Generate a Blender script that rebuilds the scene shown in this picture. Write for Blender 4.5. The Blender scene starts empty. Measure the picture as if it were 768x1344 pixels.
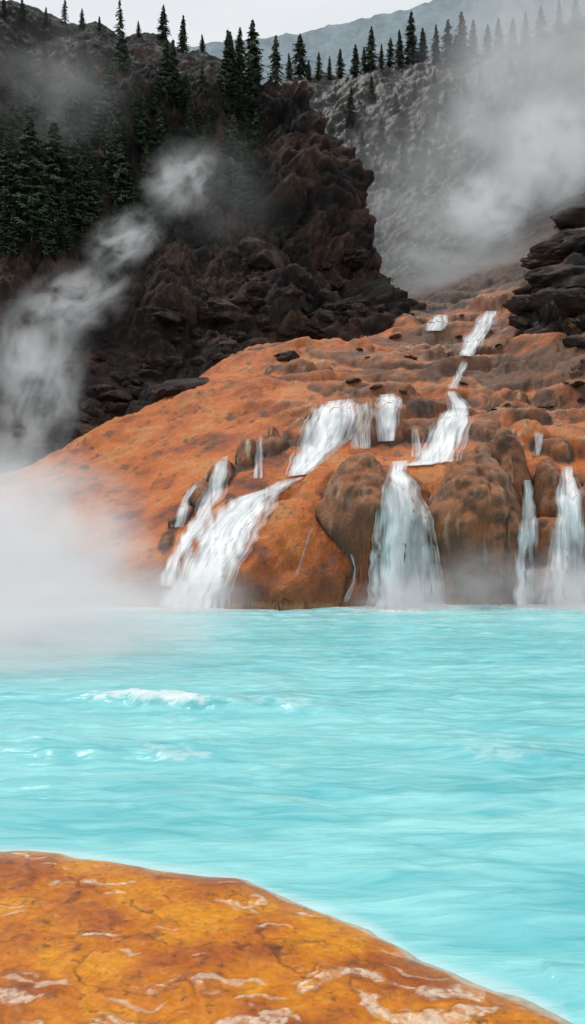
import bpy, math, random, bmesh
import numpy as np
from mathutils import Vector
from mathutils.bvhtree import BVHTree

scene = bpy.context.scene
col = scene.collection
F = 1100.0; CX = 384.0; HZ = 672.0; CH = 3.5
random.seed(4); rng = np.random.default_rng(7)

def W(px, py, d):
    """image pixel coordinates and a chosen depth -> world metres"""
    return ((px-CX)/F*d, d, CH+(HZ-py)/F*d)

# ---------------------------------------------------------------- noise
_perm = np.random.default_rng(11).permutation(256); _perm = np.concatenate([_perm, _perm, _perm])
_g = np.random.default_rng(5).normal(size=(256, 3)); _g /= np.linalg.norm(_g, axis=1)[:, None]
def perlin(x, y, z):
    x = np.asarray(x, dtype=np.float64); y = np.asarray(y, dtype=np.float64); z = np.asarray(z, dtype=np.float64)
    x, y, z = np.broadcast_arrays(x, y, z)
    xi = np.floor(x).astype(int); yi = np.floor(y).astype(int); zi = np.floor(z).astype(int)
    xf = x-xi; yf = y-yi; zf = z-zi
    u = xf*xf*xf*(xf*(xf*6-15)+10); v = yf*yf*yf*(yf*(yf*6-15)+10); w = zf*zf*zf*(zf*(zf*6-15)+10)
    def gr(a, b, c):
        h = _perm[_perm[_perm[(xi+a) & 255]+((yi+b) & 255)]+((zi+c) & 255)]
        g = _g[h]
        return g[..., 0]*(xf-a)+g[..., 1]*(yf-b)+g[..., 2]*(zf-c)
    def L(a, b, t): return a+(b-a)*t
    return 1.5*L(L(L(gr(0,0,0), gr(1,0,0), u), L(gr(0,1,0), gr(1,1,0), u), v),
             L(L(gr(0,0,1), gr(1,0,1), u), L(gr(0,1,1), gr(1,1,1), u), v), w)
def fbm(x, y, z, o=4, g=0.5):
    s = 0; a = 1; f = 1
    for i in range(o):
        s = s+a*perlin(x*f+i*17.3, y*f+i*5.1, z*f+i*9.7); a *= g; f *= 2.03
    return s
def billow(x, y, z, o=4, g=0.5):
    s = 0; a = 1; f = 1
    for i in range(o):
        s = s+a*(np.abs(perlin(x*f+i*7.3, y*f+i*15.1, z*f+i*3.7))*2-0.6); a *= g; f *= 2.07
    return s
def sstep(a, b, x):
    t = np.clip((x-a)/(b-a), 0, 1); return t*t*(3-2*t)
def smax(a, b, k):
    h = np.clip(0.5+0.5*(a-b)/k, 0, 1)
    return b+(a-b)*h+k*h*(1-h)
def mix(a, b, t):
    return a*(1-t)[..., None]+np.asarray(b)*t[..., None]

def rbf_fit(pts, c=0.03):
    P = np.array([((p[0]-CX)/F, math.log(p[2])) for p in pts]); e = np.array([(HZ-p[1])/F for p in pts])
    n = len(P)
    r = np.sqrt(((P[:, None]-P[None])**2).sum(-1)+c*c)
    A = np.zeros((n+3, n+3)); A[:n, :n] = r; A[:n, n] = 1; A[:n, n+1:] = P; A[n, :n] = 1; A[n+1:, :n] = P.T
    A[:n, :n] += np.eye(n)*-0.002
    w = np.linalg.solve(A, np.concatenate([e, [0, 0, 0]]))
    def f(X, Y):
        u = X/Y; v = np.log(Y); s = w[n]+w[n+1]*u+w[n+2]*v
        for i in range(n):
            s = s+w[i]*np.sqrt((u-P[i, 0])**2+(v-P[i, 1])**2+c*c)
        return CH+s*Y
    return f

def grid_faces(nr, nc):
    i = np.arange(nr-1)[:, None]*nc+np.arange(nc-1)[None]
    return np.stack([i, i+1, i+nc+1, i+nc], -1).reshape(-1, 4)
def make_mesh(name, V, Fc, colr=None, attrs=None, smooth=True, mat=None, uv=None):
    me = bpy.data.meshes.new(name)
    V = np.asarray(V, dtype=np.float32).reshape(-1, 3); Fc = np.asarray(Fc, dtype=np.int32)
    k = Fc.shape[1]
    me.vertices.add(len(V)); me.vertices.foreach_set("co", V.ravel())
    me.loops.add(Fc.size); me.loops.foreach_set("vertex_index", Fc.ravel())
    me.polygons.add(len(Fc)); me.polygons.foreach_set("loop_start", np.arange(len(Fc), dtype=np.int32)*k)
    me.polygons.foreach_set("loop_total", np.full(len(Fc), k, dtype=np.int32))
    me.polygons.foreach_set("use_smooth", np.full(len(Fc), smooth, dtype=bool))
    me.update(calc_edges=True); me.validate()
    if colr is not None:
        a = me.color_attributes.new("Col", 'FLOAT_COLOR', 'POINT')
        c4 = np.ones((len(V), 4), dtype=np.float32); c4[:, :3] = np.asarray(colr).reshape(-1, 3)
        a.data.foreach_set("color", c4.ravel())
    for k2, v in (attrs or {}).items():
        a = me.attributes.new(k2, 'FLOAT', 'POINT'); a.data.foreach_set("value", np.asarray(v, dtype=np.float32).ravel())
    if uv is not None:
        l = me.uv_layers.new(name="UVMap"); l.data.foreach_set("uv", np.asarray(uv, dtype=np.float32).reshape(-1, 2)[Fc.ravel()].ravel())
    if mat: me.materials.append(mat)
    return me
def add(name, me, label=None, category=None, kind=None, group=None, parent=None):
    o = bpy.data.objects.new(name, me); col.objects.link(o)
    if label: o["label"] = label
    if category: o["category"] = category
    if kind: o["kind"] = kind
    if group: o["group"] = group
    if parent: o.parent = parent
    return o
def grid_normals(X, Y, Z):
    P = np.stack([X, Y, Z], -1)
    du = np.gradient(P, axis=1); dv = np.gradient(P, axis=0)
    n = np.cross(du, dv); n /= np.linalg.norm(n, axis=-1)[..., None]+1e-9
    return n
def blur(A, k):
    for _ in range(k):
        p = np.pad(A, 1, mode='edge'); A = (p[:-2, 1:-1]+p[2:, 1:-1]+p[1:-1, :-2]+p[1:-1, 2:]+4*A)/8
    return A
def resample(ys, Z, extra, rows):
    """re-space the rows of each column evenly along its profile (so steep walls get vertices too)"""
    dy = np.diff(ys)[:, None]; dz = np.diff(Z, axis=0); ym = ((ys[1:]+ys[:-1])/2)[:, None]
    ds = np.sqrt(dy**2+np.minimum(np.abs(dz), 8*dy)**2)/ym
    # neighbouring columns share nearly the same spacing so the grid stays regular
    h = 30
    for _ in range(2):
        cs = np.cumsum(np.pad(ds, ((0, 0), (h+1, h)), mode='edge'), axis=1); ds = (cs[:, 2*h+1:]-cs[:, :-2*h-1])/(2*h+1)
    # and neighbouring rows too
    h = 3
    cs = np.cumsum(np.pad(ds/dy, ((h+1, h), (0, 0)), mode='edge'), axis=0); ds = (cs[2*h+1:]-cs[:-2*h-1])/(2*h+1)*dy
    s = np.concatenate([np.zeros((1, Z.shape[1])), np.cumsum(ds, axis=0)])
    u = np.linspace(0, 1, rows); Yn = np.empty((rows, Z.shape[1])); out = [np.empty_like(Yn) for _ in range(1+len(extra))]
    for j in range(Z.shape[1]):
        Yn[:, j] = np.interp(u*s[-1, j], s[:, j], ys)
        for q, A in zip(out, [Z]+extra): q[:, j] = np.interp(Yn[:, j], ys, A[:, j])
    return Yn, out

# ---------------------------------------------------------------- materials
def new_mat(name):
    m = bpy.data.materials.new(name); m.use_nodes = True
    nt = m.node_tree; nt.nodes.clear()
    return m, nt, nt.nodes, nt.links
def rock_mat(name, scale=1.0, bump=0.25, rough=0.85, var=0.5, dist=0.3, spec=.4):
    m, nt, N, L = new_mat(name)
    out = N.new('ShaderNodeOutputMaterial'); b = N.new('ShaderNodeBsdfPrincipled')
    at = N.new('ShaderNodeAttribute'); at.attribute_name = "Col"
    tc = N.new('ShaderNodeTexCoord')
    n1 = N.new('ShaderNodeTexNoise'); n1.inputs['Scale'].default_value = 2.2*scale; n1.inputs['Detail'].default_value = 10; n1.inputs['Roughness'].default_value = 0.68
    n2 = N.new('ShaderNodeTexNoise'); n2.inputs['Scale'].default_value = 9*scale; n2.inputs['Detail'].default_value = 8; n2.inputs['Roughness'].default_value = 0.75
    for n in (n1, n2): L.new(tc.outputs['Object'], n.inputs['Vector'])
    mr = N.new('ShaderNodeMapRange'); mr.inputs['From Min'].default_value = 0.3; mr.inputs['From Max'].default_value = 0.7
    mr.inputs['To Min'].default_value = 1-var; mr.inputs['To Max'].default_value = 1+var
    L.new(n2.outputs['Fac'], mr.inputs['Value'])
    vm = N.new('ShaderNodeVectorMath'); vm.operation = 'SCALE'
    L.new(at.outputs['Color'], vm.inputs[0]); L.new(mr.outputs['Result'], vm.inputs['Scale'])
    L.new(vm.outputs['Vector'], b.inputs['Base Color'])
    ad = N.new('ShaderNodeMath'); ad.operation = 'ADD'; L.new(n1.outputs['Fac'], ad.inputs[0])
    mu = N.new('ShaderNodeMath'); mu.operation = 'MULTIPLY'; mu.inputs[1].default_value = 0.45; L.new(n2.outputs['Fac'], mu.inputs[0]); L.new(mu.outputs[0], ad.inputs[1])
    bp = N.new('ShaderNodeBump'); bp.inputs['Strength'].default_value = bump; bp.inputs['Distance'].default_value = dist
    L.new(ad.outputs[0], bp.inputs['Height']); L.new(bp.outputs['Normal'], b.inputs['Normal'])
    b.inputs['Roughness'].default_value = rough; b.inputs['Specular IOR Level'].default_value = spec
    L.new(b.outputs[0], out.inputs[0])
    return m
M_hill = rock_mat("hillside_rock", 1.3, 0.7, 0.45, 0.42, 0.2, .38)
M_cliff = rock_mat("cliff_rock", 0.6, 1.0, 0.85, 0.7, 0.8)
M_boulder = rock_mat("boulder_rock", 0.9, 0.8, 0.85, 0.6, 0.5)

# ---------------------------------------------------------------- hillside height function
ptsA = []
for px in (-350, -200, -100, 0, 100, 200, 300, 400, 500, 600, 700, 800, 950, 1150):
    ptsA.append((px, 672+1100*5.5/25, 25))
for px in (-350, -150, 0, 100, 190): ptsA.append((px, 806, 30))
for px in (250, 300): ptsA.append((px, 812, 29.7))
for px in (400, 500, 600, 700, 800, 950, 1150): ptsA.append((px, 818, 32)); ptsA.append((px, 700, 35.8)); ptsA.append((px, 622, 37.4))
ptsA += [(0,735,33.5),(90,735,33.5),(170,738,32.5),(-200,725,34),(200,700,35),(60,680,38),(150,640,42),(-150,670,40),
 (200,527,52),(130,565,50),(60,602,47),(0,628,45),(-150,645,44),(250,590,43),(300,520,48),(300,474,57),(380,454,61),(400,500,50),(340,540,45),
 (-150,690,54),(0,680,54),(60,650,56),(130,615,58),(200,575,62),(300,520,68),(380,480,74),(440,450,80),(0,700,75),(200,640,80),(350,560,95),(-200,700,80),
 (235,780,31),(290,715,32.8),(350,655,35.2),(310,640,36),(260,690,33.8),(400,612,38),
 (450,608,38.6),(500,604,39),(560,603,39),(620,600,38.6),(700,598,38.6),(768,600,38.6),(880,600,38.6),(1050,600,38.6),
 (450,540,44),(520,548,44),(590,552,44),(660,560,42.5),(740,550,43),(850,545,43),(1050,530,43),
 (450,504,48),(520,504,49),(600,502,49),(700,500,49),(768,492,48),(900,480,48),(1100,470,48),
 (420,454,64),(500,445,68),(600,452,64),(690,450,57),(768,440,55),(900,420,55),
 (500,410,84),(545,398,95),(600,402,86),(650,394,82),(700,378,78),(768,335,76),(900,300,76),
 (520,382,110),(600,355,118),(700,310,110),(560,340,135),(620,300,145),(500,300,150),(768,240,115),(900,220,115),
 (480,240,165),(450,170,190),(430,100,215),(370,110,215),(520,90,225),(620,74,225),(700,45,215),(768,20,205),(900,-20,200),
 (700,150,178),(600,190,185),(768,140,165),(680,240,145),(530,210,180),
 (300,300,140),(300,150,200),(200,200,200),(0,300,150),(-300,300,150),
 (430,330,300),(600,330,300),(768,330,300),(0,400,300),(1000,330,300),(-300,400,300)]
fA = rbf_fit(ptsA)

# domes: px, py_top, dist, rx_px, ry_m, z_centre, tone (0 orange .. 1 brown .. 2 dark), blend
D = [
 # the big sloping orange slab
 (306,738,31.6,44,1.6,-.4,0.0,.9),(340,700,32.2,64,2.1,-.4,0.05,.8),(385,655,33.2,74,2.6,-.4,0.1,.8),(425,614,34.4,62,2.6,-.4,0.15,.8),(425,684,32.2,74,1.9,-.4,.1,.7),(380,742,31.3,84,1.5,-.4,.1,.7),(458,738,31.5,36,1.2,-.4,.3,.25),
 # round brown boss
 (474,597,33.0,56,2.3,1.8,1.0,.08),
 # stair behind the tall fall
 (532,618,36.2,40,1.8,-.4,1.0,.2),(524,694,34.8,28,1.2,-.4,1.0,.3),(540,738,33.8,24,1.0,-.4,1.0,.3),(512,770,33,18,.8,-.4,.8,.2),
 # dark bulb
 (619,588,33.4,68,2.8,-1.2,1.15,.1),(662,668,31.9,28,1.2,-.6,1.1,.25),(588,742,31.9,30,1.0,-.4,.9,.2),(640,752,31.5,32,1.0,-.4,1.0,.2),
 (660,565,35.6,34,1.5,4.2,1.25,.06),(630,584,35.2,18,.9,4.4,1.0,.1),
 (716,602,34.8,24,1.7,-.6,.95,.1),(714,680,33.2,22,1.4,-.4,.9,.3),(706,748,32,18,.9,-.4,.9,.3),(753,620,36.4,30,1.5,-.4,1.0,.2),(750,704,35,24,1.1,-.4,1,.2),
 (797,610,33.4,38,2.4,-1,.9,.1),(856,600,34,58,3,-.4,.9,.2),(945,590,34,60,3.3,-.4,.8,.2),(1040,600,34,60,3.3,-.4,.8,.2),
 # upper terrace wall
 (482,517,42.4,32,2.4,4,.6,.2),(513,527,42.3,26,2.0,4,.7,.2),(438,531,42.6,36,2.2,4,.5,.3),(398,547,41.6,34,2.2,4,.8,.2),(360,561,40.6,34,2.2,3,.9,.2),(326,577,39.2,30,2.0,2.5,1.0,.2),
 (292,601,37.8,28,1.9,2,.9,.2),(262,630,36.6,26,1.8,1,.8,.2),(240,662,35.4,24,1.7,0,.7,.2),(222,700,34.0,26,1.7,-.4,.5,.2),(200,742,32.4,30,1.7,-.4,.4,.4),
 (300,655,35.4,18,1.0,1.5,.9,.15),(330,640,36.4,28,1.2,2.5,.7,.15),(420,585,40.4,22,1.0,4,.8,.2),
 (545,556,42,26,1.5,4.5,.7,.2),(590,550,43,34,1.8,4.5,.7,.2),(640,556,41.6,38,1.9,4.5,.6,.2),(690,552,40.8,44,2.0,4.5,.4,.3),(748,556,40.4,48,2.2,4.5,.4,.3),(722,578,39.4,38,1.2,4.8,.8,.15),(830,550,41,60,3,4,.5,.5),
 (555,520,47,38,1.8,7,.5,.2),(610,514,47.6,30,1.7,7,.6,.15),(658,508,47,40,2.0,7,.6,.2),(722,512,46,50,2.2,7,.3,.4),(775,505,46,44,2.2,7,.3,.4),(690,532,44,44,1.6,6,.4,.2),
 (560,470,58,36,2.0,10,.9,.2),(520,484,55,44,1.8,9,.4,.4),(650,482,54,36,1.8,9,.7,.2),(600,480,55,36,1.8,9,.5,.4),(706,470,54,50,2.6,9,.4,.5),
 (470,492,51,44,2.0,8,.1,.8),(340,508,50,60,2.6,8,.0,1.2),(380,460,61,22,1.4,12,1.6,.15),(430,468,58,48,2.2,11,.1,1),(270,515,50,56,2.4,7,0,1.2),
 (540,428,76,32,3,16,.7,.5),(600,430,74,32,3,16,.7,.5),(655,422,72,28,3,16,.7,.4),(580,442,68,36,3,14,.4,.6),(640,458,62,44,3,12,.5,.6),
 (715,392,58,34,3.2,12,2,.2),(745,350,60,40,3.6,12,2,.2),(778,305,62,44,4.5,12,2,.2),(735,430,55,30,2.4,12,2,.2),(768,415,54,34,3,10,2,.2),(830,280,62,60,6,10,2,.2),(775,470,47,28,1.6,8,1.6,.2),(690,450,56,20,1.5,12,1.6,.2),
]
DW = []
for (px, py, d, rp, ry, zc, tn, kk) in D:
    cx, cy, ct = W(px, py, d); DW.append((cx, cy, rp*d/F, ry, zc, ct, tn, kk))
rr = random.Random(21)
for i in range(190):       # low lumps and ledges over the middle slope
    y = rr.uniform(42, 92); x = rr.uniform(-.14*y, .48*y)
    if x < -.02*y and y < 58: continue
    s = y/55
    DW.append((x, y, rr.uniform(1.4, 5.0)*s, rr.uniform(.7, 1.8)*s, None, rr.uniform(.2, 1.0)*s, rr.choice([.0, .1, .3, .5, .9])*(.5 if x < 0 else 1), rr.uniform(.12, .4)))
def hill_height(ys, X, Y):
    Z = fA(X, Y); tone = np.full(X.shape, -0.2); crease_shade = np.zeros(X.shape)
    Zb = Z.copy()
    wx = X+0.34*fbm(X*0.6, Y*0.6, 3.3, 3); wy = Y+0.34*fbm(X*0.6, Y*0.6, 8.3, 3)
    midq = sstep(41, 48, Y); wx = wx+midq*1.0*fbm(X*.25, Y*.25, 5, 3); wy = wy+midq*1.0*fbm(X*.25, Y*.25, 15, 3)
    for (cx, cy, rx, ry, zc, ct, tn, kk) in DW:
        i0, i1 = np.searchsorted(ys, [cy-ry-2, cy+ry+2]); s_ = slice(i0, i1)
        if i1 <= i0: continue
        q = ((wx[s_]-cx)/rx)**2+((wy[s_]-cy)/ry)**2
        mk = q < 1
        if not mk.any(): continue
        pr = np.sqrt(np.clip(1-q, 0, 1))
        if zc is None: e = Zb[s_]-.25+(ct+.25)*pr
        else: e = zc+(ct-zc)*pr
        e = np.where(mk, e, -50)
        h = e-Z[s_]
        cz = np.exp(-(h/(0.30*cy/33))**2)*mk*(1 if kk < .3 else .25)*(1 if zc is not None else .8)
        crease_shade[s_] = np.where(h > 0, crease_shade[s_]*(1-sstep(.1, .8, h)), crease_shade[s_]); crease_shade[s_] = np.maximum(crease_shade[s_], cz)
        tone[s_] = np.where(mk, tone[s_]+(tn-tone[s_])*sstep(-0.3, 0.2, h), tone[s_])
        Z[s_] = np.where(mk, smax(Z[s_], e, kk*np.sqrt(cy/33)), Z[s_])
    return Z, tone, crease_shade

def build_hill():
    ys = np.concatenate([np.arange(26, 30, .15), np.arange(30, 43, .03), np.arange(43, 62, .085), np.arange(62, 110, .25), np.arange(110, 230, .6), np.arange(230, 300, 2)])
    t = np.linspace(-0.6, 0.6, 860)
    Y = np.repeat(ys[:, None], len(t), 1); X = Y*t[None]
    Z, tone, crease_shade = hill_height(ys, X, Y)
    # rippled mineral terraces: gentle stair-casing of the open slope
    midw = sstep(40.5, 46, Y)*(1-sstep(95, 120, Y))
    Z = Z+midw*0.45*billow(X*0.16, Y*0.22, 1.5, 4, .5)
    per = 1.0+.012*Y; zz = (Z+.7*fbm(X*.18, Y*.18, 3, 4))/per; fr = zz-np.floor(zz)
    st = (np.floor(zz)+sstep(.55, 1.0, fr)*1.0+.15*fr)*per-.7*fbm(X*.18, Y*.18, 3, 4)-.1*per
    tw = midw*sstep(-6, 3, X)*sstep(-.35, .25, perlin(X*.13, Y*.13, 8))*.75
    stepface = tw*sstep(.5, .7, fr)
    lip = tw*(np.exp(-((fr-.97)/.07)**2)+np.exp(-(fr/.07)**2))
    Z = Z*(1-tw)+st*tw
    farw = sstep(100, 150, Y)
    Z = Z+farw*(6.5*billow(X*0.03, Y*0.025, 2.5, 5, .5))*(1-0.5*sstep(195, 215, Y))
    Y, (Z, tone, crease_shade, stepface, lip) = resample(ys, Z, [tone, crease_shade, stepface, lip], 1250)
    X = Y*t[None]
    farw = sstep(100, 150, Y)
    n = grid_normals(X, Y, Z)
    steep = 1-np.clip(n[..., 2], 0, 1)
    near = 1-sstep(38, 60, Y)
    tn_ = np.clip(tone, 0, 1.2)
    d1 = billow(X*.5, Y*.5, Z*.5, 3, .5)
    d2 = fbm(X*1.7, Y*1.7, Z*1.4, 4, .6)
    flute = np.abs(perlin(X*2.6, Y*2.6, Z*0.25))*steep
    dk = np.clip(tone-1.3, 0, .7)/.7
    strata = billow(X*.35, Y*.35, Z*1.0, 4, .6)
    disp = ((0.06+.15*tn_)*d1+0.065*d2-0.12*flute*tn_)*(1-dk)+dk*1.3*strata
    # the spray has undercut the foot of the rocks and left them bulging above
    bulge = steep*np.clip(tone+.4, 0, 1)*(1-sstep(36.5, 39, Y))
    disp = disp+bulge*(.45*sstep(1.2, 3.2, Z)*(1-sstep(3.6, 6, Z))-.5*(1-sstep(.2, 1.6, Z)))
    disp = disp*(1-farw)+farw*0.9*billow(X*.18, Y*.18, Z*.18, 4, .6)
    P = np.stack([X, Y, Z], -1)+n*disp[..., None]
    X2, Y2, Z2 = P[..., 0], P[..., 1], P[..., 2]
    n2 = grid_normals(X2, Y2, Z2)
    a1 = fbm(X2*.35, Y2*.35, Z2*.35, 5, .6); a2 = fbm(X2*1.3+9, Y2*1.3, Z2*1.3, 5, .6); a3 = fbm(X2*.12+40, Y2*.12, Z2*.12, 3, .5)
    c = np.zeros(X.shape+(3,))+np.array([.62, .165, .025])
    c = mix(c, [.35, .080, .020], sstep(-.2, .75, a1))
    c = mix(c, [.64, .30, .11], 0.6*sstep(.1, .7, -a1+.4*a2))
    c = mix(c, [.12, .050, .028], 0.8*sstep(.26, .8, a2+.35*a1))
    rightw = sstep(-1, 6, X2)*sstep(38, 44, Y2)
    c = mix(c, [.48, .26, .155], 0.65*rightw*sstep(-.5, .5, a3+a1*.6))
    c = mix(c, [.12, .062, .042], 0.64*rightw*sstep(.0, .6, -a1*.8+a2*.7))
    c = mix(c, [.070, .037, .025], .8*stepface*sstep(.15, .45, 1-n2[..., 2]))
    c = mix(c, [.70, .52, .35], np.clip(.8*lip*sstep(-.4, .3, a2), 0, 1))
    tb = sstep(.25, 1.05, tone+0.35*a1+0.2*a2)
    c = mix(c, [.20, .083, .038], 0.88*tb)
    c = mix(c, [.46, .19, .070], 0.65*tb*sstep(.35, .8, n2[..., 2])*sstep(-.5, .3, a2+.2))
    c = mix(c, [.080, .044, .030], .5*tb*sstep(.0, .6, a2*.8-a1*.5))
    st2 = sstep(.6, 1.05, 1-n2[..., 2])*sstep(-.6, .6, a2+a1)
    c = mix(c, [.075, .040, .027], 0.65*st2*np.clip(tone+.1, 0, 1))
    stw = sstep(.22, .55, perlin(X2*3.2, Y2*3.2, Z2*.3)+.4*perlin(X2*.7, 3, Z2*.3))
    c = mix(c, [.62, .49, .34], stw*near*sstep(.1, .5, tone)*(.7*sstep(.1, .5, 1-n2[..., 2])*sstep(35.5, 37.5, Y2)+.28*sstep(.2, .5, 1-n2[..., 2])))
    c = mix(c, [.042, .024, .017], np.clip(.92*crease_shade, 0, 1))  # occlusion shade between the domes, put into the colour
    c = mix(c, [.030, .022, .020], np.clip(dk*1.2*sstep(-.6, .1, a1+.3), 0, 1))
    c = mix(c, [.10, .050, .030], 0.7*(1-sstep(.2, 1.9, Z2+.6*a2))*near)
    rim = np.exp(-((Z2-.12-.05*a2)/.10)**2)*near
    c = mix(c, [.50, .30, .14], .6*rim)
    fd = sstep(72, 92, Y2+10*a3+4*a1+.15*X2)
    c = mix(c, [.10, .058, .043], fd*.9)
    c = mix(c, [.035, .028, .025], fd*sstep(-.1, .5, a2+.5*a1)*.8)
    fd2 = sstep(98, 122, Y2+10*a1)
    sp = sstep(.25, .85, fbm(X2*.45, Y2*.45, Z2*.45, 4, .7))
    g = mix(np.zeros(X.shape+(3,))+np.array([.020, .018, .018]), [.10, .094, .092], sp)
    g = mix(g, [.012, .018, .011], .8*sstep(.0, .4, a3+.5*a1))
    c = c*(1-fd2)[..., None]+g*fd2[..., None]
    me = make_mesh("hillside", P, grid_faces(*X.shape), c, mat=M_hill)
    add("hillside", me, "rust orange mineral hillside with terraces and rounded rocks", "hillside", "structure")
    return P
PA = build_hill()

# ---------------------------------------------------------------- dark cliff
foot = [(-350,650,46),(-200,645,47),(-100,640,48),(0,622,50),(100,578,54),(200,520,59),(300,468,64),(400,450,70),(470,428,76),(512,402,84)]
ptsB = list(foot)
for (px, py, d) in foot[:-1]:
    x, y, z = W(px, py, d); y2 = y-7; z2 = z-7
    ptsB.append((CX+x/y2*F, HZ-(z2-CH)/y2*F, y2))
ptsB += [(482,340,89),(472,235,93),(436,172,93),(402,104,94),(385,94,96),(350,108,97),(320,92,100),
 (300,75,102),(250,58,106),(180,42,106),(120,24,102),(60,24,100),(0,18,97),(-100,10,94),(-250,10,92),
 (330,300,80),(330,200,88),(250,400,69),(250,300,77),(250,200,88),(150,460,64),(150,350,71),(150,200,84),(0,450,61),(0,300,73),(0,180,83),
 (410,250,86),(400,350,78),(440,385,79),(370,150,91),(300,390,72),(360,420,71),(-150,420,60),(-150,200,78),(-320,300,65),(160,100,94),(60,100,91),(50,540,56),(120,510,60)]
def addw(x, y, z): ptsB.append((CX+x/y*F, HZ-(z-CH)/y*F, y))
for (x, y, z) in [(14,88,8),(17,96,5),(16,110,5),(10,120,20),(3,112,44),(-5,125,50),(-20,135,55),(-40,130,55),(-60,120,55),(-20,170,20),(5,160,5),(-60,170,20),(25,140,-10)]: addw(x, y, z)
fB = rbf_fit(ptsB, 0.02)
def build_cliff():
    ys = np.concatenate([np.arange(40, 108, .14), np.arange(108, 170, .8)])
    t = np.linspace(-0.6, 0.22, 640)
    Y = np.repeat(ys[:, None], len(t), 1); X = Y*t[None]
    Z = fB(X, Y)
    Y, (Z,) = resample(ys, Z, [], 760); X = Y*t[None]
    n = grid_normals(X, Y, Z)
    wx = X+2.0*fbm(X*.12, Y*.12, Z*.12, 2)
    big = billow(wx*.075, Y*.05, Z*.03, 2, .5)
    med = billow(wx*.22, Y*.22, Z*.16, 3, .5)
    fine = billow(X*.8, Y*.8, Z*.6, 4, .6)
    top = sstep(50, 60, Z); low = 1-sstep(8, 24, Z)
    bw = sstep(-12, -2, X)
    k = (1-.6*top)*(1-.55*low)
    disp = (3.8*big+1.6*med*(.5+.5*bw)+.42*fine)*k
    zz = Z+2*fbm(X*.1, Y*.1, Z*.1, 3); led = (zz/3.2)%1.0
    disp = disp+bw*(1-top)*.7*(sstep(0, .75, led)-sstep(.8, 1, led))
    P = np.stack([X, Y, Z], -1)+n*disp[..., None]
    X2, Y2, Z2 = P[..., 0], P[..., 1], P[..., 2]
    n2 = grid_normals(X2, Y2, Z2)
    cav = np.clip((disp-blur(disp, 12))*1.6, -1, 1)  # hollows and bumps; shade of the hollows is put into the rock colour
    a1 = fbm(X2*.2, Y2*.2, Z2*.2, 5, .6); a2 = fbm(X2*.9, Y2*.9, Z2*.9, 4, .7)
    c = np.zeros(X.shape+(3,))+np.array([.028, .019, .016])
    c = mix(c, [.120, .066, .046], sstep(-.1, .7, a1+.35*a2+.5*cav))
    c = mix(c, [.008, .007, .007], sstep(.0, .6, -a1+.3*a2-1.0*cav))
    lowr = 1-sstep(14, 26, Z2)
    c = mix(c, [.095, .044, .029], .5*lowr*sstep(-.2, .5, a2))
    tg = sstep(44, 54, Z2+3*a1)*sstep(.2, .6, n2[..., 2])
    sp = sstep(.05, .5, a2)
    g = mix(np.zeros(X.shape+(3,))+np.array([.030, .027, .027]), [.20, .185, .185], sp)
    c = c*(1-tg)[..., None]+g*tg[..., None]
    mo = sstep(.15, .5, fbm(X2*.3+50, Y2*.3, Z2*.3, 4, .6)+.25*(1-bw))*sstep(.35, .7, n2[..., 2])*sstep(20, 28, Z2)
    c = mix(c, [.024, .038, .014], .75*mo)
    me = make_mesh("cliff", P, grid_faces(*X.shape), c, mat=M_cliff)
    add("cliff", me, "steep dark volcanic rock cliff with craggy buttress", "cliff", "structure")
    return P
PB = build_cliff()

def bvh_of(P):
    nr, nc = P.shape[:2]
    return BVHTree.FromPolygons([Vector(v) for v in P.reshape(-1, 3).tolist()], grid_faces(nr, nc).tolist())
BA = bvh_of(PA); BB = bvh_of(PB)
CAM = Vector((0, 0, CH))
def hit(px, py, which="AB"):
    d = Vector(((px-CX)/F, 1, (HZ-py)/F)); d.normalize()
    best = None
    for k, b in (("A", BA), ("B", BB)):
        if k in which:
            r = b.ray_cast(CAM, d)
            if r[0] is not None and (best is None or r[3] < best[2]): best = (r[0], r[1], r[3], k)
    return best

# ---------------------------------------------------------------- far mountain, ground
M_far = rock_mat("far_mountain_haze", 0.01, 0.3, 1.0, 0.2, 5)
def far_mountain():
    t = np.linspace(-0.9, 0.9, 360); r = np.linspace(0, 1, 60)
    prof = np.interp(t*F+CX, [-600, 0, 200, 330, 400, 480, 560, 620, 700, 800, 1300], [150, 110, 70, 48, 42, 24, 4, -20, -40, -20, 60])
    T, R = np.meshgrid(t, r)
    Yr = 1000-350*(1-R); X = T*1000
    top = (CH+(HZ-prof)/F*1000)[None]
    Z = top*R**1.1
    Z = Z+10*billow(X*.012, Yr*.012, Z*.006, 5, .5)*(0.4+.6*(1-R))+4*fbm(X*.06, Yr*.06, 1, 3)*1
    c = np.zeros(X.shape+(3,))+np.array([.34, .42, .46])  # aerial haze put into the base colour
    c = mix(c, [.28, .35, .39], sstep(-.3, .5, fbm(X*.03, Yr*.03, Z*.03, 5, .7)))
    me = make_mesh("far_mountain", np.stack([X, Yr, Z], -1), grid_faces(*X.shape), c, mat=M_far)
    add("mountain", me, "distant blue grey forested mountain in haze", "mountain", "structure")
far_mountain()
m, nt, N, L = new_mat("ground_soil"); o_ = N.new('ShaderNodeOutputMaterial'); b_ = N.new('ShaderNodeBsdfPrincipled'); nn = N.new('ShaderNodeTexNoise'); nn.inputs['Scale'].default_value = .05
cr = N.new('ShaderNodeValToRGB'); cr.color_ramp.elements[0].color = (.06, .045, .035, 1); cr.color_ramp.elements[1].color = (.14, .09, .06, 1)
tcx = N.new('ShaderNodeTexCoord'); L.new(tcx.outputs['Object'], nn.inputs['Vector']); L.new(nn.outputs['Fac'], cr.inputs[0]); L.new(cr.outputs[0], b_.inputs['Base Color']); L.new(b_.outputs[0], o_.inputs[0]); b_.inputs['Roughness'].default_value = 1
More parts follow.
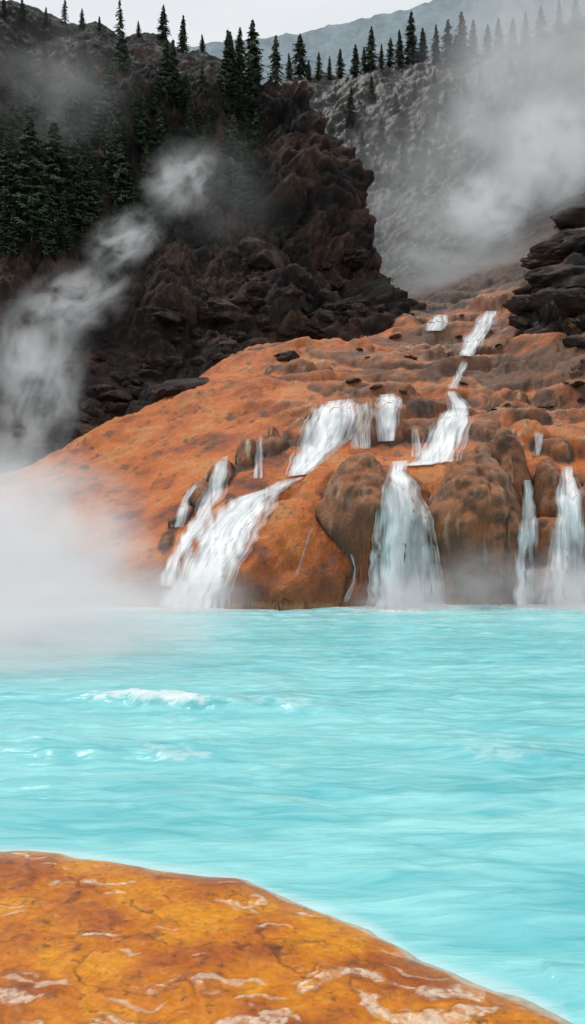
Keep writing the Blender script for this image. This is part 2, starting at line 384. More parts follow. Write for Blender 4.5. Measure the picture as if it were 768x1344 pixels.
gm = make_mesh("ground", [(-3000, -3000, -6), (3000, -3000, -6), (3000, 3000, -6), (-3000, 3000, -6)], [(0, 1, 2, 3)], mat=m, smooth=False)
add("ground", gm, "bare brown volcanic ground", "ground", "structure")

# outline of the near rock shelf, in metres
edge = [(-500,1105),(-200,1108),(-60,1112),(0,1117),(60,1119),(110,1125),(150,1134),(200,1142),(250,1147),(310,1155),(350,1172),(420,1196),(480,1218),(515,1238),(540,1258),(600,1282),(680,1308),(750,1342),(780,1400),(790,1480)]
ex = []; ey = []
for px, py in edge:
    d = CH*F/(py-HZ); ex.append((px-CX)/F*d); ey.append(d)
ex = np.array(ex); ey = np.array(ey); mx_ = np.maximum.accumulate(ex)+np.arange(len(ex))*1e-5

# ---------------------------------------------------------------- lake
def water_mat():
    m, nt, N, L = new_mat("milky_turquoise_water")
    out = N.new('ShaderNodeOutputMaterial'); b = N.new('ShaderNodeBsdfPrincipled')
    tc = N.new('ShaderNodeTexCoord'); mp = N.new('ShaderNodeMapping'); mp.inputs['Scale'].default_value = (.42, 2.1, 1); mp.inputs['Rotation'].default_value = (0, 0, .12)
    L.new(tc.outputs['Object'], mp.inputs['Vector'])
    n1 = N.new('ShaderNodeTexNoise'); n1.inputs['Scale'].default_value = 2.2; n1.inputs['Detail'].default_value = 5; n1.inputs['Roughness'].default_value = .52; n1.inputs['Distortion'].default_value = .9
    n2 = N.new('ShaderNodeTexNoise'); n2.inputs['Scale'].default_value = .35; n2.inputs['Detail'].default_value = 5; n2.inputs['Distortion'].default_value = .6
    L.new(mp.outputs[0], n1.inputs['Vector']); L.new(mp.outputs[0], n2.inputs['Vector'])
    at = N.new('ShaderNodeAttribute'); at.attribute_name = "foam"
    ramp = N.new('ShaderNodeValToRGB'); e = ramp.color_ramp.elements
    e[0].position = .35; e[0].color = (.115, .51, .56, 1); e[1].position = .66; e[1].color = (.38, .81, .82, 1)
    mx = N.new('ShaderNodeMath'); mx.operation = 'MULTIPLY_ADD'; mx.inputs[1].default_value = .5
    mh = N.new('ShaderNodeMath'); mh.operation = 'MULTIPLY'; mh.inputs[1].default_value = .5
    L.new(n2.outputs['Fac'], mh.inputs[0]); L.new(n1.outputs['Fac'], mx.inputs[0]); L.new(mh.outputs[0], mx.inputs[2]); L.new(mx.outputs[0], ramp.inputs[0])
    mc = N.new('ShaderNodeMix'); mc.data_type = 'RGBA'; mc.inputs[7].default_value = (.80, .92, .92, 1)
    L.new(at.outputs['Fac'], mc.inputs[0]); L.new(ramp.outputs[0], mc.inputs[6]); L.new(mc.outputs[2], b.inputs['Base Color'])
    bp = N.new('ShaderNodeBump'); bp.inputs['Strength'].default_value = .45; bp.inputs['Distance'].default_value = .12
    L.new(n1.outputs['Fac'], bp.inputs['Height']); L.new(bp.outputs[0], b.inputs['Normal'])
    b.inputs['Roughness'].default_value = .22; b.inputs['IOR'].default_value = 1.33
    L.new(b.outputs[0], out.inputs[0]); return m
M_water = water_mat()
fall_bases = [(250, 4.0), (530, 3.0), (690, 1.2), (750, 2.5)]
def build_water():
    ys = np.concatenate([np.arange(-30, 3, 1.0), np.arange(3, 20, .04), np.arange(20, 36, .08)])
    xs = np.concatenate([np.arange(-45, -13, .8), np.arange(-13, 13, .045), np.arange(13, 45, .8)])
    X, Y = np.meshgrid(xs, ys)
    wx = X+.5*fbm(X*.4, Y*.4, 2, 2); wy = Y+.5*fbm(X*.3, Y*.3, 6, 2)
    Z = .06*fbm(wx*.4, wy*1.0, 1, 3, .55)+.030*(1-2*np.abs(perlin(wx*.8, wy*2.6, 3)))+.014*(1-2*np.abs(perlin(wx*1.5+5, wy*6.5, 5)))+.006*(1-2*np.abs(perlin(wx*2.8+5, wy*13, 5)))
    def crest(px0, px1, py, h, w=.28):
        x0, y0, _ = W(px0, py, CH*F/(py-HZ)); x1, y1, _ = W(px1, py, CH*F/(py-HZ))
        cxx = (x0+x1)/2; hl = (x1-x0)/2
        s = np.clip(1-((X-cxx)/hl)**2, 0, 1)
        yc = y0+.35*fbm(X*.9, 1.3, 2.2, 3)-.25*((X-cxx)/hl)
        dd = (Y-yc)
        prof = np.where(dd < 0, np.exp(-(dd/(w*.6))**2), np.exp(-(dd/(w*2.2))**2))
        return h*s**.7*prof*(1+.5*perlin(X*2, Y*2, 3)), s*prof, dd
    z1, f1, dd1 = crest(75, 325, 927, .20); z2, f2, _ = crest(270, 480, 935, .15, .45); z3, f3, _ = crest(560, 768, 995, .08, .4); z4, f4, _ = crest(140, 320, 995, .05, .3); z5, f5, _ = crest(-60, 160, 990, .10, .6)
    Z = Z+z1+z2+z3+z4+z5
    # the water lies calm where it laps the near rock
    off = Y-np.interp(X, mx_, ey)
    calm = 1-(1-sstep(-.1, 2.2, off))*(1-sstep(mx_[-1]-.6, mx_[-1]+2.0, X)); Z = Z*(.10+.90*calm)-.02*(1-calm)
    nf = fbm(X*3.5, Y*6, 1, 4, .7)
    foam = sstep(.30, .95, f1*1.1+.75*nf*sstep(.05, .5, f1))*.95
    foam = np.maximum(foam, .4*sstep(.5, 1.1, f4+.8*nf*f4)); foam = np.maximum(foam, .3*sstep(.5, 1.1, f3+.8*nf*f3)); foam = np.maximum(foam, .25*sstep(.5, 1.1, f2+.8*nf*f2))
    for px, r in fall_bases:
        x0 = (px-CX)/F*30.5
        q = np.exp(-(((X-x0)/r)**2+((Y-31.0)/1.8)**2))
        foam = np.maximum(foam, sstep(.15, .75, q+.25*nf*sstep(.02, .3, q)))
    foam = np.maximum(foam, .35*sstep(24, 31, Y)*sstep(-.8, .6, nf+.2))
    foam = np.maximum(foam, .45*(1-sstep(.02, .25, np.abs(off-.03)))*(1-sstep(1.8, 2.2, X)))
    me = make_mesh("water", np.stack([X, Y, Z], -1), grid_faces(*X.shape), attrs={"foam": foam}, mat=M_water)
    add("water", me, "milky turquoise lake water with soft ripples", "water", "structure")
build_water()

# ---------------------------------------------------------------- near rock shelf
def shelf_mat():
    m, nt, N, L = new_mat("wet_orange_rock")
    out = N.new('ShaderNodeOutputMaterial'); b = N.new('ShaderNodeBsdfPrincipled')
    at = N.new('ShaderNodeAttribute'); at.attribute_name = "Col"; wt = N.new('ShaderNodeAttribute'); wt.attribute_name = "wet"
    tc = N.new('ShaderNodeTexCoord')
    n1 = N.new('ShaderNodeTexNoise'); n1.inputs['Scale'].default_value = 14; n1.inputs['Detail'].default_value = 9; n1.inputs['Roughness'].default_value = .7
    L.new(tc.outputs['Object'], n1.inputs['Vector'])
    mr = N.new('ShaderNodeMapRange'); mr.inputs['From Min'].default_value = .3; mr.inputs['From Max'].default_value = .7; mr.inputs['To Min'].default_value = .65; mr.inputs['To Max'].default_value = 1.3
    L.new(n1.outputs['Fac'], mr.inputs['Value'])
    vm = N.new('ShaderNodeVectorMath'); vm.operation = 'SCALE'; L.new(at.outputs['Color'], vm.inputs[0]); L.new(mr.outputs[0], vm.inputs['Scale']); L.new(vm.outputs[0], b.inputs['Base Color'])
    bp = N.new('ShaderNodeBump'); bp.inputs['Strength'].default_value = .5; bp.inputs['Distance'].default_value = .03
    L.new(n1.outputs['Fac'], bp.inputs['Height']); L.new(bp.outputs[0], b.inputs['Normal'])
    mr2 = N.new('ShaderNodeMapRange'); mr2.inputs['To Min'].default_value = .55; mr2.inputs['To Max'].default_value = .10; L.new(wt.outputs['Fac'], mr2.inputs['Value']); L.new(mr2.outputs[0], b.inputs['Roughness'])
    b.inputs['Specular IOR Level'].default_value = .35
    L.new(b.outputs[0], out.inputs[0]); return m
def build_shelf():
    xs = np.arange(-7, 3.0, .014); ys = np.arange(3.4, 9.4, .014)
    X, Y = np.meshgrid(xs, ys)
    best = np.full(X.shape, 1e9)
    for i in range(len(ex)-1):
        ax, ay, bx, by = ex[i], ey[i], ex[i+1], ey[i+1]
        l2 = (bx-ax)**2+(by-ay)**2
        t = np.clip(((X-ax)*(bx-ax)+(Y-ay)*(by-ay))/l2, 0, 1)
        best = np.minimum(best, np.hypot(X-ax-t*(bx-ax), Y-ay-t*(by-ay)))
    yl = np.interp(X, mx_, ey); sgn = np.where((Y < yl) & (X < mx_[-1]), 1.0, -1.0)
    s = blur(best*sgn, 25)+.07*fbm(X*1.6, Y*1.6, 1, 3, .45)
    Z = np.where(s > 0, .060*(1-np.exp(-s/.16))+.07*(1-np.exp(-np.clip(s, 0, 9)/1.0)), s*.5)
    pit = fbm(X*1.2, Y*1.2, 4, 5, .55); r2 = fbm(X*5, Y*5, 7, 4, .6); r3 = fbm(X*14, Y*14, 3, 3, .6)
    wx = X+.3*fbm(X*1.3, Y*1.3, 9, 4); wy = Y+.3*fbm(X*1.3, Y*1.3, 19, 4)
    crk = np.abs(perlin(wx*.9, wy*1.6, 2.2)); crk2 = np.abs(perlin(wx*2.6, wy*4.2, 5.2))
    crack = .8*(1-sstep(0, .026, crk))+.4*(1-sstep(0, .035, crk2))
    ok = sstep(0.05, .6, s)
    Z = Z+ok*(.030*pit+.008*r2-.016*crack)
    c = np.zeros(X.shape+(3,))+np.array([.61, .190, .007])
    c = mix(c, [.41, .100, .009], sstep(-.1, .6, pit)); c = mix(c, [.75, .30, .010], .8*sstep(.0, .5, -pit+.3*r2))
    c = mix(c, [.22, .066, .016], .7*sstep(.38, .88, r2+.4*pit))
    c = mix(c, [.09, .035, .014], .7*sstep(.58, .80, r3+.3*r2))
    c = mix(c, [.09, .033, .012], np.clip(.8*crack*ok*sstep(-.6, .2, r2), 0, 1))
    fl = fbm(wx*1.2+3, wy*3.4, 11, 3, .42); nearz = 1-sstep(4.9, 6.9, Y-.10*X)
    fv = fl+.64*nearz+.18*(1-sstep(0, 1.3, s))*sstep(-1.8, .3, X)
    film = sstep(.54, .61, fv)*sstep(.05, .2, s)
    film = film*(1-.9*sstep(.22, .34, perlin(X*4, Y*9, 6)))*(1-.7*sstep(.4, .6, r3+.4))
    fl2 = fbm(wx*2.6+8, wy*8.0, 21, 2, .4); film = np.maximum(film, .7*sstep(.54, .60, fl2+.26*nearz)*sstep(.05, .2, s))
    Z = Z+.003*film
    c = mix(c, [.80, .65, .50], np.clip(.72+.2*r2, 0, 1)*film)
    edgef = sstep(.36, .50, fv)*(1-sstep(.54, .61, fv))
    c = mix(c, [.32, .095, .015], .4*edgef)
    rw = .035+.05*sstep(-1.0, .6, X)
    rim = 1-sstep(.3, 1, np.abs(s-.02)/rw)
    c = mix(c, [.60, .64, .52], .6*rim)
    wet = np.clip(.5+.45*(1-sstep(0, .7, s))+.4*fl+.4*film, 0, 1)
    me = make_mesh("rock_shelf", np.stack([X, Y, Z], -1), grid_faces(*X.shape), c, attrs={"wet": wet}, mat=shelf_mat())
    add("rock_shelf", me, "wet bright orange mineral rock shelf with pale froth patches", "rock", None)
build_shelf()

# ---------------------------------------------------------------- waterfalls
def fall_mat():
    m, nt, N, L = new_mat("white_falling_water")
    out = N.new('ShaderNodeOutputMaterial'); b = N.new('ShaderNodeBsdfPrincipled')
    uv = N.new('ShaderNodeUVMap'); uv.uv_map = "UVMap"
    mp = N.new('ShaderNodeMapping'); mp.inputs['Scale'].default_value = (10, .28, 1); L.new(uv.outputs[0], mp.inputs[0])
    n1 = N.new('ShaderNodeTexNoise'); n1.inputs['Scale'].default_value = 1; n1.inputs['Detail'].default_value = 4; n1.inputs['Roughness'].default_value = .55; n1.inputs['Distortion'].default_value = .1
    L.new(mp.outputs[0], n1.inputs['Vector'])
    mp2 = N.new('ShaderNodeMapping'); mp2.inputs['Scale'].default_value = (5, .4, 1); mp2.inputs['Location'].default_value = (7, 3, 0); L.new(uv.outputs[0], mp2.inputs[0])
    n2 = N.new('ShaderNodeTexNoise'); n2.inputs['Scale'].default_value = 1; n2.inputs['Detail'].default_value = 5; n2.inputs['Roughness'].default_value = .6; L.new(mp2.outputs[0], n2.inputs['Vector'])
    ed = N.new('ShaderNodeAttribute'); ed.attribute_name = "cover"
    ad = N.new('ShaderNodeMath'); ad.operation = 'ADD'; L.new(n1.outputs['Fac'], ad.inputs[0]); L.new(ed.outputs['Fac'], ad.inputs[1])
    mr = N.new('ShaderNodeMapRange'); mr.inputs['From Min'].default_value = .56; mr.inputs['From Max'].default_value = 1.28; L.new(ad.outputs[0], mr.inputs['Value'])
    cr = N.new('ShaderNodeValToRGB'); cr.color_ramp.elements[0].position = .32; cr.color_ramp.elements[0].color = (.66, .71, .73, 1); cr.color_ramp.elements[1].position = .56; cr.color_ramp.elements[1].color = (.93, .95, .96, 1)
    L.new(n2.outputs['Fac'], cr.inputs[0]); L.new(cr.outputs[0], b.inputs['Base Color'])
    bp = N.new('ShaderNodeBump'); bp.inputs['Strength'].default_value = .25; bp.inputs['Distance'].default_value = .1; L.new(n2.outputs['Fac'], bp.inputs['Height']); L.new(bp.outputs[0], b.inputs['Normal'])
    b.inputs['Roughness'].default_value = .6
    L.new(mr.outputs[0], b.inputs['Alpha']); L.new(b.outputs[0], out.inputs[0]); return m
M_fall = fall_mat()
def waterfall(label, rows, cover=.42, off=.14, nu=28, top=.35, bot=.12, wide=1.35):
    rows = np.array(rows, float)
    mid = (rows[:, 0]+rows[:, 2])/2
    rows[:, 0] = mid+(rows[:, 0]-mid)*wide; rows[:, 2] = mid+(rows[:, 2]-mid)*wide
    seg = [0]
    for i in range(1, len(rows)):
        seg.append(seg[-1]+np.hypot(*(((rows[i, :2]+rows[i, 2:])-(rows[i-1, :2]+rows[i-1, 2:]))/2)))
    seg = np.array(seg); nv = max(10, int(seg[-1]/2.0)); s = np.linspace(0, seg[-1], nv)
    R = np.stack([np.interp(s, seg, rows[:, k]) for k in range(4)], 1)
    R[:, 0] += 4.0*perlin(s*.07, 1.5, rows[0, 0]*.37)*(nu > 12); R[:, 2] += 4.0*perlin(s*.07, 7.5, rows[0, 0]*.37)*(nu > 12)
    U = np.linspace(0, 1, nu)
    PX = R[:, 0:1]*(1-U)+R[:, 2:3]*U; PY = R[:, 1:2]*(1-U)+R[:, 3:4]*U
    dist = np.zeros(PX.shape)
    for i in range(nv):
        for j in range(nu):
            h = hit(PX[i, j], PY[i, j], "A")
            yy = h[0].y if h else np.nan
            wz = CH*F/max(1, (PY[i, j]-HZ)) if PY[i, j] > HZ else 1e9
            dist[i, j] = yy
            if (not h and wz < 100) or (h and wz < yy): dist[i, j] = wz
    dist = np.where(np.isnan(dist), np.nanmedian(dist), dist)
    base = dist.copy(); sm = dist.copy()
    for it in range(10 if nu > 12 else 1):
        p = np.pad(sm, 1, mode='edge'); sm = (p[:-2, 1:-1]+p[2:, 1:-1]+p[1:-1, :-2]+p[1:-1, 2:]+2*sm)/6
        sm = np.minimum(sm, base)
    dd = sm-off*(dist.mean()/33)*(1+.3*perlin(PX*.15, PY*.03, 2.2))
    X = (PX-CX)/F*dd; Z = CH+(HZ-PY)/F*dd
    P = np.stack([X, dd, Z], -1)
    wid = np.abs(X[:, -1]-X[:, 0]).mean()
    vv = np.concatenate([[0], np.cumsum(np.linalg.norm(np.diff(P[:, nu//2], axis=0), axis=1))])
    UVs = np.stack([np.broadcast_to(U*wid, PX.shape)+X.mean()*3, np.broadcast_to(vv[:, None], PX.shape)], -1)
    eg = np.minimum(U, 1-U)[None]*2+.25*perlin(PX*.14, PY*.04, 4.4)
    cov = cover-.62*(1-sstep(0, .7, eg))
    f = np.linspace(0, 1, nv)[:, None]
    cov = cov-top*(1-sstep(0, .10, f+.05*perlin(PX*.25, 2, 2)))-bot*sstep(.93, 1, f)
    cov = cov-.20*sstep(.1, .5, perlin(PX*.20, PY*.02, 9.1))
    me = make_mesh("waterfall", P, grid_faces(nv, nu), attrs={"cover": cov}, mat=M_fall, uv=UVs)
    add("waterfall", me, label, "waterfall", group="waterfalls over the orange terraces")
waterfall("broad white cascade sliding down an orange slope", [(372,630,400,625),(348,642,376,638),(316,652,360,650),(288,670,352,664),(266,692,338,684),(248,725,320,718),(230,765,296,758),(205,803,286,803)], .80)
waterfall("tall white waterfall between two rounded brown rocks", [(508,606,540,604),(512,618,534,618),(506,636,546,638),(500,665,560,668),(494,705,568,708),(490,750,574,752),(486,804,580,804)], .88, wide=1.15, off=.24)
waterfall("wide white curtain waterfall falling off upper terrace", [(424,528,466,522),(416,540,462,535),(408,554,462,552),(398,580,452,577),(388,606,424,602),(378,626,402,622)], .82)
waterfall("short white waterfall beside a brown ledge", [(498,518,524,516),(497,530,524,528),(496,550,522,548),(497,580,518,578)], .76)
waterfall("small waterfall dropping into an upper rock pool", [(588,534,614,536),(578,550,614,548),(566,566,612,566),(560,585,604,585),(548,604,594,605),(520,612,560,610)], .76)
waterfall("short white rapid between tan rocks", [(586,513,598,513),(588,528,610,528),(594,546,618,544)], .68)
waterfall("thin white waterfall in a dark cleft", [(688,630,696,630),(688,665,702,665),(683,700,704,700),(678,750,700,750),(676,803,698,803)], .74)
waterfall("white waterfall streaking down brown rocks", [(736,612,752,612),(738,625,754,625),(736,645,762,645),(732,680,764,682),(726,725,770,728),(720,803,780,803)], .80)
waterfall("slender waterfall stepping down terraced ledges", [(290,600,302,598),(276,625,298,622),(266,655,292,650),(254,680,275,676),(236,705,258,702),(222,735,240,735),(206,768,230,770)], .64)
waterfall("distant white waterfall in the orange gully", [(636,408,654,408),(630,416,650,418),(618,432,644,434),(608,447,632,449),(600,466,622,468)], .70)
waterfall("distant small white waterfall on orange rock", [(572,413,590,413),(562,423,588,424),(556,434,580,434)], .64)
waterfall("thin trickle over an orange boulder", [(457,724,463,724),(465,745,471,745),(461,765,468,765),(448,790,458,790)], .32, nu=10, off=.04)
waterfall("thin veil of water on brown curtain rock", [(462,530,494,522),(462,560,494,556),(458,590,490,588)], .36)
waterfall("thin trickle over terraced ledges", [(246,640,262,632),(236,662,250,656),(226,692,244,692)], .46, nu=14)
waterfall("thin trickle on an orange slab", [(408,690,413,690),(398,720,403,720),(384,760,391,760)], .26, nu=8, off=.03)
waterfall("narrow white rapid winding between tan ledges", [(602,474,614,474),(596,490,608,490),(588,510,600,510)], .46, nu=16)
waterfall("thin veil of water on terraced ledge", [(338,572,350,570),(334,595,348,594),(330,628,344,628)], .34, nu=16)
waterfall("thin veil of water on tan ledge", [(700,566,712,566),(698,582,712,582),(697,598,710,598)], .36, nu=16)
waterfall("thin veil of water on tan ledge", [(540,560,552,560),(538,580,554,580),(538,600,554,600)], .36, nu=16)

# ---------------------------------------------------------------- boulders
def boulder_mesh(name, seed, tone):
    bm = bmesh.new(); bmesh.ops.create_icosphere(bm, subdivisions=5, radius=1)
    V = np.array([v.co[:] for v in bm.verts]); Fc = np.array([[v.index for v in f.verts] for f in bm.faces]); bm.free()
    q = V*1.0+seed*7.7
    V = V*(1+.28*billow(q[:, 0]*.9, q[:, 1]*.9, q[:, 2]*.9, 4, .55)+.18*perlin(q[:, 0]*.7, q[:, 1]*.7, q[:, 2]*.7))[:, None]
    r = np.random.default_rng(seed)
    for k in range(9):
        d = r.normal(size=3); d /= np.linalg.norm(d); h = r.uniform(.6, .85); s = V@d; ov = np.clip(s-h, 0, None); V = V-d[None]*(ov*.85)[:, None]
    V[:, 2] *= .7
    a = fbm(V[:, 0]*2+seed, V[:, 1]*2, V[:, 2]*2, 4, .6)
    c = np.zeros((len(V), 3))+np.array(tone); c = mix(c, np.array(tone)*2.2, sstep(0, .7, a)); c = mix(c, np.array(tone)*.45, sstep(.1, .7, -a))
    return make_mesh(name, V, Fc, c, mat=M_boulder)
dark = [boulder_mesh("boulder", i+1, (.040, .027, .022)) for i in range(5)]
brown = [boulder_mesh("boulder", i+11, (.13, .058, .035)) for i in range(4)]
def boulder(px, py, wpx, flat=.8, meshes=dark, label=None, which="AB", only=None):
    h = hit(px, py, which)
    if not h or (only and h[3] != only): return
    p = h[0]; r = wpx*.5*p.y/F
    o = add("boulder", random.choice(meshes), label or ("dark volcanic boulder lying on the slope" if meshes is dark else "rusty brown boulder on orange hillside"), "boulder", group="boulders scattered on the slopes")
    o.location = (p.x, p.y+r*.3, p.z+r*.12*flat); o.scale = (r, r*random.uniform(.8, 1.1), r*flat)
    o.rotation_euler = (random.uniform(-.3, .3), random.uniform(-.25, .25), random.uniform(0, 6.28) if wpx < 60 else random.uniform(-.4, .4))
boulder(245, 512, 100, .5, dark, "long flat dark boulder resting on orange slope")
boulder(376, 472, 50, .7, dark, "rounded dark boulder on orange crest")
boulder(92, 492, 55, .8); boulder(300, 412, 75, .7); boulder(345, 345, 80, 1.0); boulder(215, 415, 70, .5)
boulder(52, 590, 40, .6); boulder(125, 545, 40, .6); boulder(150, 520, 70, .6); boulder(60, 540, 60, .6); boulder(430, 418, 50, .6); boulder(498, 408, 34, .7)
R = random.Random(3)
for i in range(110):
    px = R.uniform(-20, 505)
    footy = np.interp(px, [0, 100, 200, 300, 400, 470, 512], [615, 572, 515, 465, 448, 428, 402])
    py = footy-abs(R.gauss(0, 50))
    boulder(px, py, R.uniform(10, 38)*(1.0 if R.random() < .85 else 1.5), R.uniform(.5, .95), only="B")
for i in range(26):
    px = R.uniform(430, 790); py = R.uniform(405, 545)
    boulder(px, py, R.uniform(8, 26), R.uniform(.35, .6), brown if R.random() < .7 else dark, which="A")
for (px, py, w, f_) in [(700,400,80,.5),(750,365,130,.55),(720,435,80,.5),(745,400,110,.5),(765,455,60,.5),(690,425,50,.5),(765,320,110,.6),(735,345,90,.5),(775,290,90,.6)]:
    boulder(px, py, w, f_)

# ---------------------------------------------------------------- conifers
def tree_mats():
    m, nt, N, L = new_mat("conifer_needles"); out = N.new('ShaderNodeOutputMaterial'); b = N.new('ShaderNodeBsdfPrincipled')
    at = N.new('ShaderNodeAttribute'); at.attribute_name = "Col"; L.new(at.outputs['Color'], b.inputs['Base Color']); b.inputs['Roughness'].default_value = .8; L.new(b.outputs[0], out.inputs[0])
    k, nt, N, L = new_mat("conifer_bark"); out = N.new('ShaderNodeOutputMaterial'); b = N.new('ShaderNodeBsdfPrincipled'); n = N.new('ShaderNodeTexNoise'); n.inputs['Scale'].default_value = 20
    c = N.new('ShaderNodeValToRGB'); c.color_ramp.elements[0].color = (.04, .028, .02, 1); c.color_ramp.elements[1].color = (.12, .085, .06, 1); L.new(n.outputs['Fac'], c.inputs[0]); L.new(c.outputs[0], b.inputs['Base Color']); L.new(b.outputs[0], out.inputs[0])
    return m, k
M_leaf, M_bark = tree_mats()
def conifer(seed, spread=.2, dens=30, sparse=0.0):
    r = random.Random(seed); V = []; Fc = []; C = []
    def tri(a, b, c, d, colr):
        i = len(V); V.extend([a, b, c, d]); Fc.append((i, i+1, i+2, i+3)); C.extend([colr]*4)
    for i in range(dens):
        z = .08+.92*(i/dens)**.95; R0 = spread*(1-z)**.9*r.uniform(.7, 1.2)+.006
        nb = r.randint(7, 10)
        for b in range(nb):
            if r.random() < sparse: continue
            a = r.uniform(0, 6.283); Lb = R0*r.uniform(.55, 1.2); ca, sa = math.cos(a), math.sin(a)
            zz = z+r.uniform(-.012, .012); droop = r.uniform(.15, .5); up = r.uniform(.0, .12)
            sh = r.uniform(.6, 1.7); base = (.022*sh, .042*sh, .015*sh)
            ns = 6
            for j in range(ns):
                t = (j+.6)/ns; x, y = ca*Lb*t, sa*Lb*t; h = zz-droop*Lb*t+up*Lb*t*t*2
                w = (.034*(1-.5*t)*min(1, .35+R0*6)+.004)*r.uniform(.7, 1.3)
                for sd in (-1, 1):
                    k = r.uniform(.6, 1.25); tx = x+(-sa*sd*w*k)+ca*w*.9; ty = y+(ca*sd*w*k)+sa*w*.9
                    tri((x-ca*.008, y-sa*.008, h+.003), (x+ca*w*.4-sa*sd*w*.4, y+sa*w*.4+ca*sd*w*.4, h+.006), (tx, ty, h-w*r.uniform(.2, .9)), (x+ca*w*.9, y+sa*w*.9, h-w*.3), base)
    tri((-.004, 0, .96), (.004, 0, .96), (.001, 0, 1.03), (-.001, 0, 1.03), (.02, .035, .015))
    crown = make_mesh("crown", V, Fc, C, mat=M_leaf, smooth=False)
    tv = []; tf = []
    for i in range(7):
        z = i/6*.98-.04; rad = .014*(1-z)**.9+.001
        for k in range(7): tv.append((rad*math.cos(k*.8976)+.004*math.sin(i*1.7), rad*math.sin(k*.8976), z))
    for i in range(6):
        for k in range(7): tf.append((i*7+k, i*7+(k+1) % 7, (i+1)*7+(k+1) % 7, (i+1)*7+k))
    trunk = make_mesh("trunk", tv, tf, mat=M_bark)
    return trunk, crown
kinds = [conifer(1, .25, 34), conifer(2, .30, 30, .1), conifer(3, .22, 36, .05), conifer(4, .27, 26, .35), conifer(5, .33, 30, .05)]
def tree(px, py, hpx, kind=None, label=None, group="conifers on the rocky slopes"):
    h = None
    for k in range(12):
        h = hit(px, py+k*2)
        if h: break
    if not h: return
    p = h[0]; H = (hpx+k*2)*p.y/F
    tr, cw = kinds[kind if kind is not None else random.randrange(5)]
    e = add("pine_tree", None, label or "dark green conifer growing on rocky volcanic slope", "tree", group=group)
    w = random.uniform(.85, 1.15)
    e.location = (p.x, p.y, p.z-.03*H); e.scale = (H*w, H*w, H); e.rotation_euler = (random.uniform(-.03, .03), random.uniform(-.03, .03), random.uniform(0, 6.28))
    add("trunk", tr, parent=e); add("crown", cw, parent=e)
ridgeL = [(157,32,36,3),(215,50,46,0),(240,56,38,2),(85,32,38,3),(30,28,34,2),(5,24,30,2),(60,34,26,0),(108,36,26,2),(315,76,42,0),(303,72,32,2),(362,98,54,1),(393,96,54,4),(337,92,30,2),(266,62,18,0),(182,48,22,0),(130,40,20,2),(380,98,30,0)]
for t in ridgeL: tree(t[0], t[1], t[2], t[3], "conifer silhouetted on the pale sky ridge")
for t in [(487,92,60,0),(540,80,68,2),(525,84,48,0),(555,80,46,2),(572,80,50,0),(588,80,56,1),(607,76,62,0),(621,74,50,2),(466,98,42,2),(447,100,38,0),(418,104,38,1),(432,104,32,2),(512,88,40,1),(500,90,34,0),(640,70,40,1),(655,66,44,0),(672,62,40,2),(690,58,44,0),(710,50,44,1),(735,44,46,2),(755,38,46,0),(478,94,34,1),(598,82,38,2),(405,104,26,0)]:
    tree(t[0], t[1], t[2], t[3], "conifer on a misty ridge line", "conifers along the misty ridge")
forest = [(40,305,155,1),(12,300,130,0),(72,285,130,4),(120,325,110,1),(100,240,110,0),(132,190,95,2),(160,98,60,1),(190,200,80,0),(212,215,75,4),(250,200,72,0),(162,300,115,4),(190,280,90,0),(292,275,70,2),(322,185,58,0),(338,195,55,4),(280,160,50,0),(60,115,60,2),(112,125,74,0),(35,125,62,1),(85,195,95,4),(20,205,100,0),(58,335,90,4),(318,290,106,2),(5,330,80,1),(145,240,90,0),(230,270,80,1),(175,160,60,0),(268,230,65,4),(205,150,50,2),(245,140,46,0),(300,150,46,2),(140,140,65,4),(85,330,80,0),(300,215,60,1),(50,200,90,2),(108,300,100,1),(20,340,70,4),(110,180,70,0),(150,330,70,1),(175,340,60,0),(130,350,50,4),(215,310,60,4),(250,300,55,0),(200,330,50,1)]
for t in forest: tree(*t)
RT = random.Random(9)
for i in range(34):
    px = RT.uniform(-5, 345); py = RT.uniform(130, 330)*(1 if px < 200 else .85)
    tree(px, py, RT.uniform(50, 100), RT.choice([0, 1, 2, 4]))
for t in [(460,165,52,0),(530,225,44,2),(585,135,20,0),(650,172,20,4),(690,118,24,1),(520,150,30,0),(560,170,26,2),(610,120,24,0),(500,190,40,1),(630,110,22,0),(475,210,40,4),(545,130,24,0),(720,160,26,1),(488,130,34,2),(570,110,22,0),(670,90,24,0),(750,130,28,1)]:
    tree(t[0], t[1], t[2], t[3], "small conifer standing on misty scree slope")
def shrub_mesh(seed):
    r = random.Random(seed); V = []; Fc = []; C = []
    for i in range(260):
        d = Vector((r.gauss(0, 1), r.gauss(0, 1), abs(r.gauss(0, .8)))).normalized()*r.uniform(.4, 1); s = r.uniform(.06, .14); sh = r.uniform(.6, 1.6)
        a = Vector((r.gauss(0, 1), r.gauss(0, 1), r.gauss(0, 1))).normalized(); b = a.cross(d).normalized()
        i0 = len(V); V += [tuple(d-a*s), tuple(d+b*s*.5), tuple(d+a*s), tuple(d-b*s*.5)]; Fc.append((i0, i0+1, i0+2, i0+3)); C += [(.04*sh, .06*sh, .022*sh)]*4
    return make_mesh("shrub", V, Fc, C, mat=M_leaf, smooth=False)
sm = [shrub_mesh(i) for i in range(3)]
for (px, py, w) in [(434,172,12),(440,182,9),(392,300,14),(385,330,10),(342,90,14),(350,205,14),(395,270,9),(320,250,16),(370,240,9),(270,120,12),(420,225,8),(300,330,10),(640,440,7),(345,100,10),(585,405,6)]:
    h = hit(px, py)
    if h:
        o = add("shrub", random.choice(sm), "small green shrub clinging to dark rock", "shrub", group="shrubs on the cliff"); r_ = w*.5*h[0].y/F
        o.location = h[0]; o.scale = (r_, r_, r_*.8); o.rotation_euler = (0, 0, random.uniform(0, 6))

